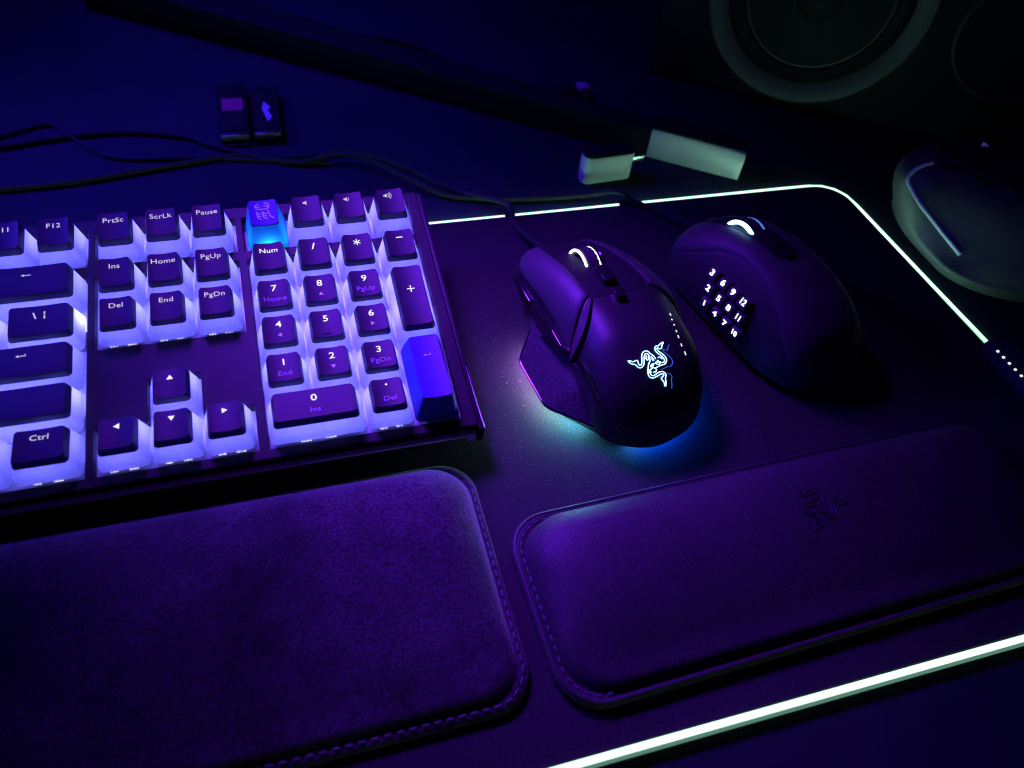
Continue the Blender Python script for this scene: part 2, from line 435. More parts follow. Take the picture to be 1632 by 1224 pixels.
def strokes(S, w):
    P = []
    for st in S:
        for (x0, y0), (x1, y1) in zip(st, st[1:]):
            L = math.hypot(x1 - x0, y1 - y0) or 1; nx, ny = -(y1 - y0) / L * w, (x1 - x0) / L * w
            ex, ey = (x1 - x0) / L * w * .6, (y1 - y0) / L * w * .6
            P.append([(x0 + nx - ex, y0 + ny - ey), (x0 - nx - ex, y0 - ny - ey), (x1 - nx + ex, y1 - ny + ey), (x1 + nx + ex, y1 + ny + ey)])
    return P
TEXTS = {}
def text_jobs(defs):
    made = []
    for key, (s, size, bold) in defs.items():
        c = bpy.data.curves.new('t', 'FONT'); c.body = s; c.size = size; c.align_x = 'CENTER'; c.align_y = 'CENTER'
        c.offset = bold; c.resolution_u = 4; c.space_character = 1.06
        o = bpy.data.objects.new('t', c); col.objects.link(o); made.append((key, o))
    bpy.context.view_layer.update(); dg = bpy.context.evaluated_depsgraph_get()
    for key, o in made:
        me = bpy.data.meshes.new_from_object(o.evaluated_get(dg))
        TEXTS[key] = ([(v.co.x * 1.14, v.co.y, 0) for v in me.vertices], [tuple(p.vertices) for p in me.polygons])
        c = o.data; bpy.data.objects.remove(o); bpy.data.curves.remove(c); bpy.data.meshes.remove(me)
def legend(k, polys=None, text=None, at=(0, 0), lift=0.14):
    if text:
        v, f = TEXTS[text]; V = [(p[0] + at[0], p[1] + at[1]) for p in v]; F = f
    else:
        V, F = [], []
        for P in polys:
            n = len(V); V += P; F.append(tuple(range(n, n + len(P))))
    return [(x, y, k.top(x, y) + lift) for x, y in V], F
MAIN = ['F11', 'F12', 'PrtSc', 'ScrLk', 'Pause', 'Ins', 'Home', 'PgUp', 'Del', 'End', 'PgDn', 'Ctrl', 'Num']
defs = {t: (t, 3.3, 0.025) for t in MAIN}
defs.update({'n' + d: (d, 4.4, 0.055) for d in '0123456789'})
defs.update({'s' + t: (t, 3.2, 0.02) for t in ('Home', 'PgUp', 'End', 'PgDn', 'Ins', 'Del')})
defs.update({'slash': ('/', 4.2, 0.14), 'star': ('*', 6.0, 0.14), 'minus': ('-', 5.0, 0.14), 'plus': ('+', 5.0, 0.14), 'bslash': ('\\', 4.0, 0.10), 'pipe': ('¦', 3.6, 0.10)})
text_jobs(defs)
SHARE = {}
def led_mesh(material, w=6.0, d=4.0):
    key = ('led', material, w)
    if key not in SHARE:
        me = bpy.data.meshes.new('led'); v, f = box(-w / 2, w / 2, -d / 2, d / 2, -0.6, 0.6)
        me.from_pydata([(p[0] * MM, p[1] * MM, p[2] * MM) for p in v], [], f); me.materials.append(MATS[material]); SHARE[key] = me
    return SHARE[key]
def add_key(x, row, wu=1.0, hu=1.0, legends=(), blue=False, dy=0.0, dish=0.75, glint=False, glints=None):
    y = ROWY[row] + dy
    k = Key(wu, hu, row, dish)
    ck = ('cap', wu, hu, row, blue)
    if ck not in SHARE:
        vf = k.shell(0.07 if blue else 0.30)
        o = obj('key', vf, 'blue_top' if blue else 'cap', kbd, (x, y, SB)); SHARE[ck] = o.data
        s = obj('skirt', k.skirt(0.045 if blue else 0.27), ('blue_cap' if hu == 1 else 'blue_dense') if blue else 'skirt', o); SHARE[('skirt',) + ck] = s.data
    else:
        o = link('key', SHARE[ck], kbd, (x, y, SB))
        link('skirt', SHARE[('skirt',) + ck], o)
    n = max(1, round(max(wu, hu)))
    for i in range(n):
        off = (i - (n - 1) / 2) * U * (0.9 if n > 1 else 1)
        lx, ly = (off, 4.6) if wu >= hu else (0, off + 4.6)
        if blue and hu == 1: link('led', led_mesh('key_led_cyan', 3.0), o, (0.6, -6.6, 0.4))
        elif not blue: link('led', led_mesh('key_led'), o, (lx, ly + 0.7, 1.4))
        sx, sy = (off, 0) if wu >= hu else (0, off)
        if 'sw' not in SHARE:
            so = obj('switch', rings([rrect(13.6, 9.0, 1, -4.0, 0, -1.8, 2), rrect(13.2, 8.6, 1, -2.4, 0, -1.8, 2), rrect(10, 7, 1, -0.6, 0, -1.8, 2)], False, True), 'switch', o, (sx, sy - 0.8, 0)); SHARE['sw'] = so.data
        else: link('switch', SHARE['sw'], o, (sx, sy - 0.8, 0))
    for mtl, polys, text, at in legends:
        obj('legend', legend(k, polys, text, at), mtl, o, smooth=False)
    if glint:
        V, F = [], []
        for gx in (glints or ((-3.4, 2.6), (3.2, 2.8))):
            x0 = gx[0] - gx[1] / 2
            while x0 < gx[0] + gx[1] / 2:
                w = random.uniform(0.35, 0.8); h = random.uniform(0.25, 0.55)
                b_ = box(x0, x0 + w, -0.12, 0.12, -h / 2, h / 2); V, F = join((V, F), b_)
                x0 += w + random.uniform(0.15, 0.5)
        obj('skirt_glint', (V, F), 'led_glint', o, (0, -k.d / 2 - 0.42, 0.35), smooth=False)  # glints under the skirt front, put in as glowing bits
    return o
LG, LB_, LD, LV = 'legend', 'legend_bright', 'legend_dim', 'legend_violet'
NX = -3.25 * U
ML = -76.0 + 0.3                                   # right edge of the main block (key pitch edge)
def mx(units_from_right, w): return ML - (units_from_right + w / 2) * U
T = lambda t, dy=3.5, m_=LG: (m_, None, t, (0, dy))
# function row
add_key(mx(0, 1), 'F', legends=[T('F12')]); add_key(mx(1, 1), 'F', legends=[T('F11')])
for i, t in enumerate(('PrtSc', 'ScrLk', 'Pause')): add_key(NX + i * U, 'F', legends=[T(t)], glint=(i == 0))
Z = lambda P: [((x - 450) * 0.0245, (440 - y) * 0.0300 + 0.9) for x, y in P]
eel = [Z(s) for s in ([(385, 290), (330, 310), (315, 345), (335, 375), (380, 387), (520, 387), (560, 360), (562, 320), (530, 285), (480, 275)],
       [(340, 352), (400, 335)], [(470, 325), (545, 342)], [(335, 430), (345, 540), (395, 570)], [(340, 455), (395, 475)], [(345, 500), (400, 520)],
       [(430, 430), (450, 540), (515, 567)], [(435, 450), (515, 475)], [(445, 495), (505, 520)], [(530, 410), (560, 500), (580, 540), (630, 570)])]
pk = add_key(0, 'F', legends=[(LV, strokes(eel, 0.17), None, None)], blue=True); pk['label'] = 'solid blue key with line emblem and a cyan glow on its front'
for i in range(3): add_key((i + 1) * U, 'F', legends=[(LG, speaker_icon(-0.2 - 0.7 * i, 3.9, 1.2, (0, 1, 3)[i]), None, None)])
# main block, right end
add_key(mx(0, 2), '1', 2, 1, [(LG, arrow(0, 3.2, 1.0), None, None)], dish=0.5)
add_key(mx(0, 1.5), '2', 1.5, 1, [(LG, None, 'bslash', (-1.6, 2.6)), (LG, None, 'pipe', (2.0, 3.0))], dish=0.5)
add_key(mx(1.5, 1), '2')
add_key(mx(0, 2.25), '3', 2.25, 1, [(LG, arrow(1.5, 3.0, 1.0, True), None, None)], dish=0.4)
add_key(mx(0, 2.75), '4', 2.75, 1, [(LG, tri(-6.0, 2.8, 1.2, 'u') + [bar(-6.5, -5.5, 0.8, 1.9)], None, None)], dish=0.4)
add_key(mx(0, 1.25), '5', 1.25, 1, [T('Ctrl', 3.6)], glint=True, dish=0.6)
add_key(mx(1.25, 1.25), '5', 1.25, 1)
# navigation block
for i, t in enumerate(('Ins', 'Home', 'PgUp')): add_key(NX + i * U, '1', legends=[T(t)])
for i, t in enumerate(('Del', 'End', 'PgDn')): add_key(NX + i * U, '2', legends=[T(t)], glint=True)
add_key(NX + U, '4', legends=[(LB_, tri(0, 3.4, 1.25, 'u'), None, None)])
for i, d in enumerate('ldr'): add_key(NX + i * U, '5', legends=[(LB_, tri(0, 3.6, 1.25, d), None, None)], glint=True)
# number pad
for i, t in enumerate(('Num', 'slash', 'star', 'minus')):
    add_key(i * U, '1', legends=[(LB_, [bar(-1.5, 1.5, 3.2, 3.75)], None, None) if t == 'minus' else T(t, 3.3, LB_) if t != 'star' else (LB_, strokes([[(-1.6 * math.cos(R(q)), 3.2 - 1.6 * math.sin(R(q))), (1.6 * math.cos(R(q)), 3.2 + 1.6 * math.sin(R(q)))] for q in (30, 90, 150)], 0.22), None, None)])
for r, ds, sub in (('2', '789', ('sHome', 'u', 'sPgUp')), ('3', '456', ('l', '_', 'r')), ('4', '123', ('sEnd', 'd', 'sPgDn'))):
    for i, d in enumerate(ds):
        s = sub[i]
        lg = [(LB_, None, 'n' + d, (0, 3.1))]
        if s == '_': lg.append(('dark_void', [bar(-1.4, 1.4, -4.9, -4.3)], None, None))
        elif len(s) == 1: lg.append((LV, tri(0, -2.2, 1.0, s), None, None))
        else: lg.append((LD, None, s, (0, -2.4)))
        add_key(i * U, r, legends=lg)
add_key(0.5 * U, '5', 2, 1, [(LB_, None, 'n0', (0, 3.0)), (LD, None, 'sIns', (0, -2.6))], dish=0.2, glint=True, glints=((-5, 4.5), (4.5, 4.5)))
add_key(2 * U, '5', legends=[(LB_, [[(0.5 * math.cos(a * .7854), 4.6 + 0.5 * math.sin(a * .7854)) for a in range(8)]], None, None), (LD, None, 'sDel', (0.5, -2.4))], glint=True)
add_key(3 * U, '3', 1, 2, [(LB_, [bar(-1.7, 1.7, 3.75, 4.25), bar(-0.25, 0.25, 4.25, 5.9), bar(-0.25, 0.25, 2.1, 3.75)], None, None)], dy=0.5 * U)
ek = add_key(3 * U, '5', 1, 2, [(LV, arrow(0, 6.5, 0.9, True), None, None)], blue=True, dy=0.5 * U); ek['label'] = 'tall solid blue enter key'

# ------------------------------------------------------------------ wrist rests
def cushion(x0, x1, y0, y1, rad, prof, crown, slope):
    """rings of a rounded rectangle, inset by prof's first value; slope lowers the front"""
    cx, cy = (x0 + x1) / 2, (y0 + y1) / 2; w, d = x1 - x0, y1 - y0
    rs = []
    for t, z in prof:
        r = [(p[0], p[1], 0) for p in rrect(w - 2 * t, d - 2 * t, rad + 0.12 * t, 0, cx, cy, 10)]
        rs.append([(x, y, z * (1 - slope * max(0.0, (y1 - y) / d) ** 2.0 * min(1, t / 10))) for x, y, _ in r])
    # subdivide long sides so that the outline is not just two points
    out = []
    for r in rs:
        q = []
        for i in range(len(r)):
            a, b_ = Vector(r[i]), Vector(r[(i + 1) % len(r)])
            n = 14 if i % 11 == 10 else 1
            for k in range(n): q.append(tuple(a.lerp(b_, k / n)))
        out.append(q)
    return out
def rest_z(prof, slope, x0, x1, y0, y1, x, y):
    t = min(x - x0, x1 - x, y - y0, y1 - y)
    for (a, za), (b_, zb) in zip(prof, prof[1:]):
        if a <= t <= b_ and b_ > a: z = za + (zb - za) * (t - a) / (b_ - a); break
    else: z = prof[-1][1]
    return z * (1 - slope * max(0.0, (y1 - y) / (y1 - y0)) ** 2.0 * min(1, t / 10))
def stitches(path, step, length, r=0.32):
    V, F = [], []
    P = [Vector(p) for p in path]; acc = 0.0; nxt = 0.0
    for a, b_ in zip(P, P[1:]):
        L = (b_ - a).length; d = (b_ - a).normalized()
        while nxt < acc + L:
            p = a + d * (nxt - acc)
            V, F = join((V, F), tube([p - d * length / 2, p - d * length * .2 + Vector((0, 0, .16)), p + d * length * .2 + Vector((0, 0, .16)), p + d * length / 2], r, 6))
            nxt += step
        acc += L
    return V, F
# left: long suede rest in front of the keyboard
kr = empty('keyboard_wrist_rest', (0, 0, 0), 'long soft suede wrist rest in front of the keyboard, worn matte top', 'wrist rest')
X0, X1, Y0, Y1 = -372, 67.5, -117.5, -15.0
prof = [(0.6, 0.0), (0.0, 1.0), (0.3, 3.0), (1.2, 3.7), (2.6, 3.9), (3.2, 3.8), (3.9, 5.0), (5.0, 8.6), (7.5, 12.4), (11.5, 15.6), (17, 17.8), (25, 19.2), (34, 19.8), (46, 20.0)]
obj('cushion', rings(cushion(X0, X1, Y0, Y1, 15, prof, 20, 0.72), True, True), 'suede', kr, angle=70)
pt = rrect(X1 - X0 - 4.6, Y1 - Y0 - 4.6, 13, 4.0, (X0 + X1) / 2, (Y0 + Y1) / 2, 10)
obj('stitching', stitches([p for p in pt[32:44]] + pt[0:12], 4.1, 2.3), 'thread', kr)
# right: rest in front of the mice with piped edge and pressed emblem
mr_ = empty('mouse_wrist_rest', (0, 0, 0), 'black leatherette wrist rest with pressed snake emblem in front of the mice', 'wrist rest', rot=(0, 0, R(1.5)))
X0, X1, Y0, Y1 = 71.5, 304.0, -126.5, -48.2
prof2 = [(0.6, 0.0), (0.0, 1.0), (0.1, 3.2), (0.8, 4.1), (1.8, 4.3), (3.0, 4.0), (3.7, 3.5), (4.3, 4.8), (5.2, 8.6), (7.6, 12.6), (11.0, 15.4), (16, 17.6), (23, 18.8), (31, 19.4), (38.5, 19.5)]
obj('cushion', rings(cushion(X0, X1, Y0, Y1, 17, prof2, 20, 0.78), True, True), 'leather', mr_, angle=70)
pt = rrect(X1 - X0 - 2.6, Y1 - Y0 - 2.6, 16, 4.5, (X0 + X1) / 2, (Y0 + Y1) / 2, 10)
obj('piping', tube([(p[0], p[1], p[2] - 0.45) for p in pt], 0.6, 8, closed=True), 'piping', mr_)
pt2 = rrect(X1 - X0 - 7.6, Y1 - Y0 - 7.6, 13.5, 3.9, (X0 + X1) / 2, (Y0 + Y1) / 2, 10)
obj('stitching', stitches(pt2[11:33], 3.9, 2.0, 0.28), 'thread', mr_)

EMB = [[(-10.62, 2.86), (-9.68, 2.62), (-8.58, 1.92), (-7.6, 2.06), (-6.67, 2.02), (-6.59, 1.34), (-6.58, 0.46), (-6.09, -0.09), (-5.22, 0.34), (-4.49, 2.14), (-3.83, 3.77), (-2.7, 4.76), (-1.41, 4.95), (-0.41, 4.41), (0.14, 3.41), (1.16, 2.32), (1.55, 0.91)], [(-10.47, 2.36), (-9.32, 1.18), (-8.13, 0.68), (-7.38, -0.39), (-6.46, -1.05), (-5.16, -0.73), (-4.15, 0.31), (-3.33, 2.33), (-2.41, 3.7), (-1.39, 3.82), (-0.93, 3.17), (-0.9, 2.05), (-1.27, 0.58)], [(-1.91, 3.15), (-2.59, 1.95), (-2.22, 1.21), (-1.52, 1.73), (-1.3, 2.58)], [(7.74, 7.17), (5.96, 6.59), (4.92, 5.94), (3.99, 6.09), (3.13, 5.55), (2.8, 4.48), (3.28, 3.27), (4.46, 1.95), (5.34, 0.49), (5.27, -0.57), (4.25, -0.95), (2.97, -0.42), (2.07, 0.38)], [(7.71, 6.83), (6.67, 5.92), (6.08, 4.86), (5.12, 4.66), (4.55, 5.09), (3.81, 4.98), (4.05, 3.92), (5.24, 2.61), (6.32, 1.01), (6.31, -0.5), (5.11, -1.59), (3.43, -1.75), (1.59, -2.05), (0.27, -2.32)], [(2.84, 1.34), (3.92, 1.26), (4.55, 0.39)], [(-1.31, 0.48), (-2.3, -0.5), (-3.4, -2.73), (-3.65, -4.06), (-3.18, -5.1), (-1.88, -5.53), (-0.1, -5.28), (1.77, -4.84), (3.0, -4.85), (3.15, -5.44), (2.08, -6.03), (1.78, -6.54), (2.52, -7.58), (2.75, -9.06)], [(-2.18, -2.37), (-2.75, -3.25), (-2.44, -4.38), (-1.37, -4.77), (0.52, -4.24), (2.34, -3.97), (3.67, -4.37), (4.28, -5.42), (3.66, -6.46), (3.51, -7.73), (2.99, -9.1)], [(-2.21, -3.75), (-2.14, -2.58), (-0.61, -2.06), (0.54, -2.87), (0.04, -3.57), (-1.2, -3.64)], [(0.05, 2.31), (0.33, 1.81), (0.55, 0.55), (0.06, 0.86), (-0.12, 1.9)], [(1.06, -0.3), (2.01, -0.36), (2.97, -1.05), (1.89, -1.28), (1.01, -0.71)], [(0.22, -0.56), (-0.95, -0.76), (-1.63, -1.56), (-0.76, -1.52), (-0.01, -0.83)]]
def emblem(fn, rad, scale=1.0, rot=0.0, lift=0.0, heads=True, which=None):
    V, F = [], []; c, s = math.cos(R(rot)) * scale, math.sin(R(rot)) * scale
    for i, st in enumerate(EMB):
        if which is not None and i not in which: continue
        P = smooth_path([(x * c - y * s, x * s + y * c, 0) for x, y in st], 4)
        P = [(p.x, p.y, fn(p.x, p.y) + lift) for p in P]
        closed = i >= 9
        hd = i in (0, 3, 6)
        if hd and heads:
            last = (i == 6)
            rr = (lambda t, q=last: rad * (1 + 0.55 * max(0, 1 - (1 - t if q else t) / 0.07)))
        else: rr = rad
        V, F = join((V, F), tube(P, rr, 6, closed=closed, flat=0.7))
    return V, F
ex, ey = 193.0, -79.5
obj('embossed_emblem', xform(emblem(lambda x, y: rest_z(prof2, 0.78, X0, X1, Y0, Y1, ex + x, ey + y), 0.33, 1.25, -52, 0.05), Matrix.Translation((ex, ey, 0))), 'emboss', mr_)

# ------------------------------------------------------------------ mouse bodies
class Body:
    def __init__(s, L, Rr, H, zb, n=2.7, m=2.3):
        s.L, s.R, s.H, s.zb = spl(L), spl(Rr), spl(H), zb
        s.nf = n if callable(n) else (lambda y: n); s.mf = m if callable(m) else (lambda y: m)
    def z(s, x, y):
        w = s.L(y) if x < 0 else s.R(y)
        q = min(1, abs(x) / max(w, .01)) ** (s.nf(y) / 2)
        return s.zb + (s.H(y) - s.zb) * max(0, 1 - q * q) ** (1 / s.mf(y))
    def P(s, u, y):                              # u -1..1 around the section
        th = u * math.pi / 2
        w = s.L(y) if u < 0 else s.R(y)
        x = math.copysign(w * abs(math.sin(th)) ** (2 / s.nf(y)), u)
        return Vector((x, y, s.zb + (s.H(y) - s.zb) * abs(math.cos(th)) ** (2 / s.mf(y))))
    def N(s, u, y):
        e = 0.02
        a = s.P(min(u + e, 1), y) - s.P(max(u - e, -1), y); b_ = s.P(u, y + 0.4) - s.P(u, y - 0.4)
        n = a.cross(b_)
        return n.normalized() if n.length > 1e-9 else Vector((0, 0, 1))
    def mesh(s, y0, y1, ny=64, nu=44, off=0.0, under=3.0):
        rs = []
        for j in range(ny + 1):
            t = j / ny; t = 0.5 - 0.5 * math.cos(math.pi * t)
            y = y0 + (y1 - y0) * t
            r = [tuple(s.P(-1 + 2 * i / nu, y) + s.N(-1 + 2 * i / nu, y) * off) for i in range(nu + 1)]
            L_, R_ = s.L(y), s.R(y); q = min(1, max(L_, R_) / 8)
            r += [(R_ - under * q, y, s.zb - 1.6), (-L_ + under * q, y, s.zb - 1.6)]
            rs.append(r)
        return rings(rs, True, True)
    def patch(s, fn, off=0.6, nu=18, ny=26, round_=0.5, depth=1.6):
        """panel over the surface; fn(s,t) -> (u, y)"""
        ss = [0, .02, .06] + [.06 + .88 * i / nu for i in range(1, nu)] + [.94, .98, 1]
        ts = [0, .012, .04] + [.04 + .92 * i / ny for i in range(1, ny)] + [.96, .988, 1]
        g = []
        for t in ts:
            row = []
            for a in ss:
                u, y = fn(a, t)
                e = min(min(a, 1 - a) / .06, min(t, 1 - t) / .04, 1)
                o_ = (off(a, t) if callable(off) else off) - round_ * (1 - math.sqrt(max(0, 1 - (1 - e) ** 2)))
                row.append(s.P(u, y) + s.N(u, y) * o_)
            g.append(row)
        A, B = len(ts), len(ss)
        V = [tuple(p) for r in g for p in r]; F = [(j * B + i, j * B + i + 1, (j + 1) * B + i + 1, (j + 1) * B + i) for j in range(A - 1) for i in range(B - 1)]
        rim = [(0, i) for i in range(B)] + [(j, B - 1) for j in range(1, A)] + [(A - 1, i) for i in range(B - 2, -1, -1)] + [(j, 0) for j in range(A - 2, 0, -1)]
        n0 = len(V)
        for j, i in rim:
            u, y = fn(ss[i], ts[j]); V.append(tuple(g[j][i] - s.N(u, y) * depth))
        m_ = len(rim)
        for k in range(m_):
            k2 = (k + 1) % m_
            F.append((rim[k][0] * B + rim[k][1], n0 + k, n0 + k2, rim[k2][0] * B + rim[k2][1]))
        return V, F
lerp = lambda a, b_, t: a + (b_ - a) * t
def wheel_mesh(r, w, ribs=0):
    prof_ = [(-w / 2, r * .8), (-w / 2, r * .93), (-w / 2 + .7, r), (w / 2 - .7, r), (w / 2, r * .93), (w / 2, r * .8)]
    rs = []
    n = 48
    for k in range(n + 1):
        a = 2 * math.pi * k / n
        rs.append([(x, (q + (0.25 if ribs and k % 2 and 0 < i < 5 else 0)) * math.cos(a), (q + (0.25 if ribs and k % 2 and 1 < i < 4 else 0)) * math.sin(a)) for i, (x, q) in enumerate(prof_)])
    return rings(rs)
def ring_tube(r, x, rad, flat=1.0, a0=0, a1=360, n=40):
    P = [(x, r * math.cos(R(a0 + (a1 - a0) * k / n)), r * math.sin(R(a0 + (a1 - a0) * k / n))) for k in range(n + 1)]
    rs = []
    for p in P:
        d = Vector((0, p[1], p[2])).normalized()
        rs.append([tuple(Vector(p) + Vector((1, 0, 0)) * rad * math.cos(2 * math.pi * k / 8) + d * rad * flat * math.sin(2 * math.pi * k / 8)) for k in range(8)])
    return rings(rs, True, True)

# ---------------------------------------------------------------- mouse with glowing emblem
M1 = empty('mouse', (143, 36, 0), 'black mouse with glowing three-snake emblem and blue underglow on the pad', 'mouse', rot=(0, 0, R(4.5)))
B1 = Body([(-62.5, 1), (-62.2, 6), (-61, 11), (-58.5, 16), (-53, 21.5), (-43, 25), (-30, 25.6), (-10, 25), (10, 25), (30, 25.6), (46, 24), (53, 21), (56, 15.5), (57, 10)],
          [(-62.5, 1), (-62.2, 7), (-61, 12.5), (-58.5, 18.5), (-53, 25.5), (-43, 31), (-28, 34.4), (-5, 34.2), (15, 31), (35, 27.5), (48, 25), (54, 21.5), (56, 16), (57, 11)],
          [(-62.5, 9), (-61, 15), (-57, 22), (-50, 29.6), (-39, 36.6), (-24, 41), (-6, 42), (12, 40), (28, 35.6), (42, 29.5), (53, 23.5), (57, 18.5)], 6.5, spl([(-62, 2.8), (-30, 3.0), (-14, 3.3), (4, 4.6), (57, 4.8)]), spl([(-62, 2.4), (-14, 2.7), (4, 3.4), (57, 3.6)]))
obj('shell', B1.mesh(-62.5, 57), 'palm_black', M1)
lbu0, lbu1 = -0.74, -0.13
lb_rear = lambda a: lerp(-17.0, -2.0, a)
lb_front = lambda a: lerp(46.5, 57.8, min(1, a * 1.35))
obj('left_button', B1.patch(lambda a, t: (lerp(lbu0, lbu1, a), lerp(lb_rear(a), lb_front(a), t)), 1.3, depth=2.4), 'lit_plastic', M1)
obj('right_button', B1.patch(lambda a, t: (lerp(0.16, 0.82, a), lerp(lerp(-2, -17, a), lerp(57.8, 46.5, a), t)), 1.3, depth=2.4), 'mouse_plastic', M1)
# glossy bridge behind the left button
obj('accent_panel', B1.patch(lambda a, t: (lerp(-0.78, -0.12, a), lb_rear(a) - 1.4 - lerp(0, 1, t) * 7.2 * max(0.04, math.sin(math.pi * min(1, a * 0.86 + 0.12))) ), lambda a, t: 0.5 + 1.5 * t, depth=2.2), 'accent', M1)
obj('palm_seam', B1.patch(lambda a, t: (lerp(-0.80, -0.70, a) + 0.10 * math.sin(math.pi * t) , lerp(-58.5, -20, t)), 0.25, 6, 26, 0.1, 0.6), 'gloss_black', M1)
# wheel well, wheel with two light rings, clutch button
obj('wheel_well', B1.patch(lambda a, t: (lerp(-0.14, 0.14, a), lerp(-4, 55.5, t)), 0.25, 6, 20, 0.1, 0.8), 'dark_void', M1)
wh = obj('scroll_wheel', wheel_mesh(12.6, 7.4, 1), 'soft_rubber', M1, (1.4, 25, 27.9))
obj('light_ring', ring_tube(12.2, -4.3, 0.62), 'wheel_light', wh)
obj('light_ring', ring_tube(12.5, 2.6, 0.40), 'wheel_light', wh)
obj('wheel_rim', ring_tube(11.6, 5.0, 1.0), 'gloss_black', wh)
obj('clutch_button', xform(box(-3.2, 3.2, -5.5, 5.5, -2, 2.2, 0.7), Matrix.Translation((0.8, 7.5, 42.0)) @ Matrix.Rotation(R(-5), 4, 'X')), 'gloss_black', M1)
obj('mode_button', xform(box(-2.4, 2.4, -3.6, 3.6, -2, 1.6, 0.6), Matrix.Translation((1.0, -5.5, 43.0))), 'gloss_black', M1)
# flared thumb rest
def resample(P, n):
    P = [Vector(p) for p in P]; L = [0.0]
    for p, q in zip(P, P[1:]): L.append(L[-1] + (q - p).length)
    out = []
    for k in range(n + 1):
        s_ = L[-1] * k / n; i = 0
        while i < len(P) - 2 and s_ > L[i + 1]: i += 1
        out.append(P[i].lerp(P[i + 1], (s_ - L[i]) / (L[i + 1] - L[i])))
    return out
WOUT = [(-25.0, 27, 9), (-28.5, 15, 8), (-38.6, 0.5, 9.4), (-40.6, -3, 9.3), (-40.9, -7, 9.3), (-39.6, -29.5, 9.3), (-38.6, -32.2, 9.3), (-36.5, -34.5, 9.3), (-20, -50.5, 9.0)]
def wing():
    out_ = resample(WOUT, 40)
    inn = resample(smooth_path([(-22.5, 27, 18), (-22.8, 15, 18.5), (-22, 3, 20), (-20.5, -8, 23.5), (-19.8, -22, 26.5), (-19.6, -32, 26.5), (-19.4, -41, 22.5), (-17.5, -49.2, 14)], 6), 40)
    rs = []
    for a, b_ in zip(inn, out_):
        r = []
        for k in range(13):
            t = k / 12; p = a.lerp(b_, t); p = p + Vector((3.6, 0, -3.2)) * math.sin(math.pi * t) * min(1, (a - b_).length / 24) * 0.8
            r.append(tuple(p))
        r += [tuple(b_ + Vector((0.4, 0.1, -1.4))), tuple(b_ + Vector((3.5, 0.6, -2.0))), tuple(Vector((b_.x * 0.35, b_.y, 5.0)))]
        rs.append(r)
    return rings(rs, closed=False)
obj('thumb_rest', wing(), 'ribbed_grip', M1, angle=50)
edge_old = smooth_path([(-29.5, 14, 6.4), (-38.9, 3, 7.4), (-41.2, -8, 7.2), (-40.8, -24, 7.2), (-38.9, -34, 7.2), (-30.3, -45.4, 7.2), (-20, -54.4, 7.2)], 5)
edge = resample([(x * 1.008, y, z - 0.6) for x, y, z in WOUT[1:]], 40)
obj('thumb_rest_edge', tube(edge, 0.7, 8), 'gloss_black', M1)
# side buttons and the paddle
def wedge(P, Q):
    n = len(P); V = list(P) + list(Q)
    return V, [tuple(range(n))[::-1], tuple(range(n, 2 * n))] + [(i, (i + 1) % n, n + (i + 1) % n, n + i) for i in range(n)]
def bevelled(vf, w):
    bm = bmesh.new(); vs = [bm.verts.new(p) for p in vf[0]]
    for f in vf[1]: bm.faces.new([vs[i] for i in f])
    bmesh.ops.recalc_face_normals(bm, faces=bm.faces)
    bmesh.ops.bevel(bm, geom=bm.edges[:], offset=w, segments=2, profile=0.6, affect='EDGES')
    return take(bm)
obj('side_button', bevelled(wedge([(-27.4, 44, 13), (-27.6, 23, 14.5), (-27.5, 23, 19.0), (-27.3, 44, 17.5)], [(-21, 44, 13), (-21, 23, 14.5), (-21, 23, 19.5), (-21, 44, 18)]), 0.5), 'gloss_black', M1)
obj('side_button', bevelled(wedge([(-27.6, 21.5, 14.5), (-27.6, 2, 17.0), (-27.0, -13, 24.5), (-27.0, -2, 24.0), (-27.3, 21.5, 20.0)], [(-20, 21.5, 14.5), (-19, 2, 17.0), (-18, -13, 24.5), (-18, -2, 25), (-20, 21.5, 20.5)]), 0.5), 'gloss_black', M1)
obj('thumb_paddle', bevelled(wedge([(-29.4, 10, 15.5), (-28.2, -12.5, 20.5), (-26.6, -17.5, 26.0), (-28.2, -3, 21.5)], [(-22, 10, 15.5), (-19, -12.5, 20), (-18, -17.5, 26.3), (-19, -3, 22)]), 0.6), 'gloss_black', M1)
# emblem (drape over the palm) and its ghost reflection beside it, put in as a dim glow
ECX, ECY = 1.55, -41.2
e1 = obj('emblem', xform(emblem(lambda x, y: B1.z(ECX + x, ECY + y), 0.21, 1.0, 0, 0.3), Matrix.Translation((ECX, ECY, 0))), 'emblem_light', M1)
obj('emblem_ghost', xform(emblem(lambda x, y: B1.z(ECX + 2.7 + x, ECY - .9 + y), 0.14, 1.0, 0, 0.06, which=(4, 7)), Matrix.Translation((ECX + 2.7, ECY - .9, 0))), 'emblem_ghost_glow', e1)
for (x, y), L in zip(((20.4, -19.8), (19.5, -22.9), (19.1, -25.9), (18.6, -29.2), (18.4, -31.8), (18.3, -35.5), (18.8, -39.0)), (1.2, .7, .6, .9, 1.2, 1.1, 1.5)):  # glowing dashes put in for highlights on the side ribs
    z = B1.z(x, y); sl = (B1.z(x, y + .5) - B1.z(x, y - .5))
    obj('glow_dot', tube([(x, y - L / 2, z + .12 - sl * L / 2), (x, y + L / 2, z + .12 + sl * L / 2)], 0.26, 6), 'dot_light', M1)
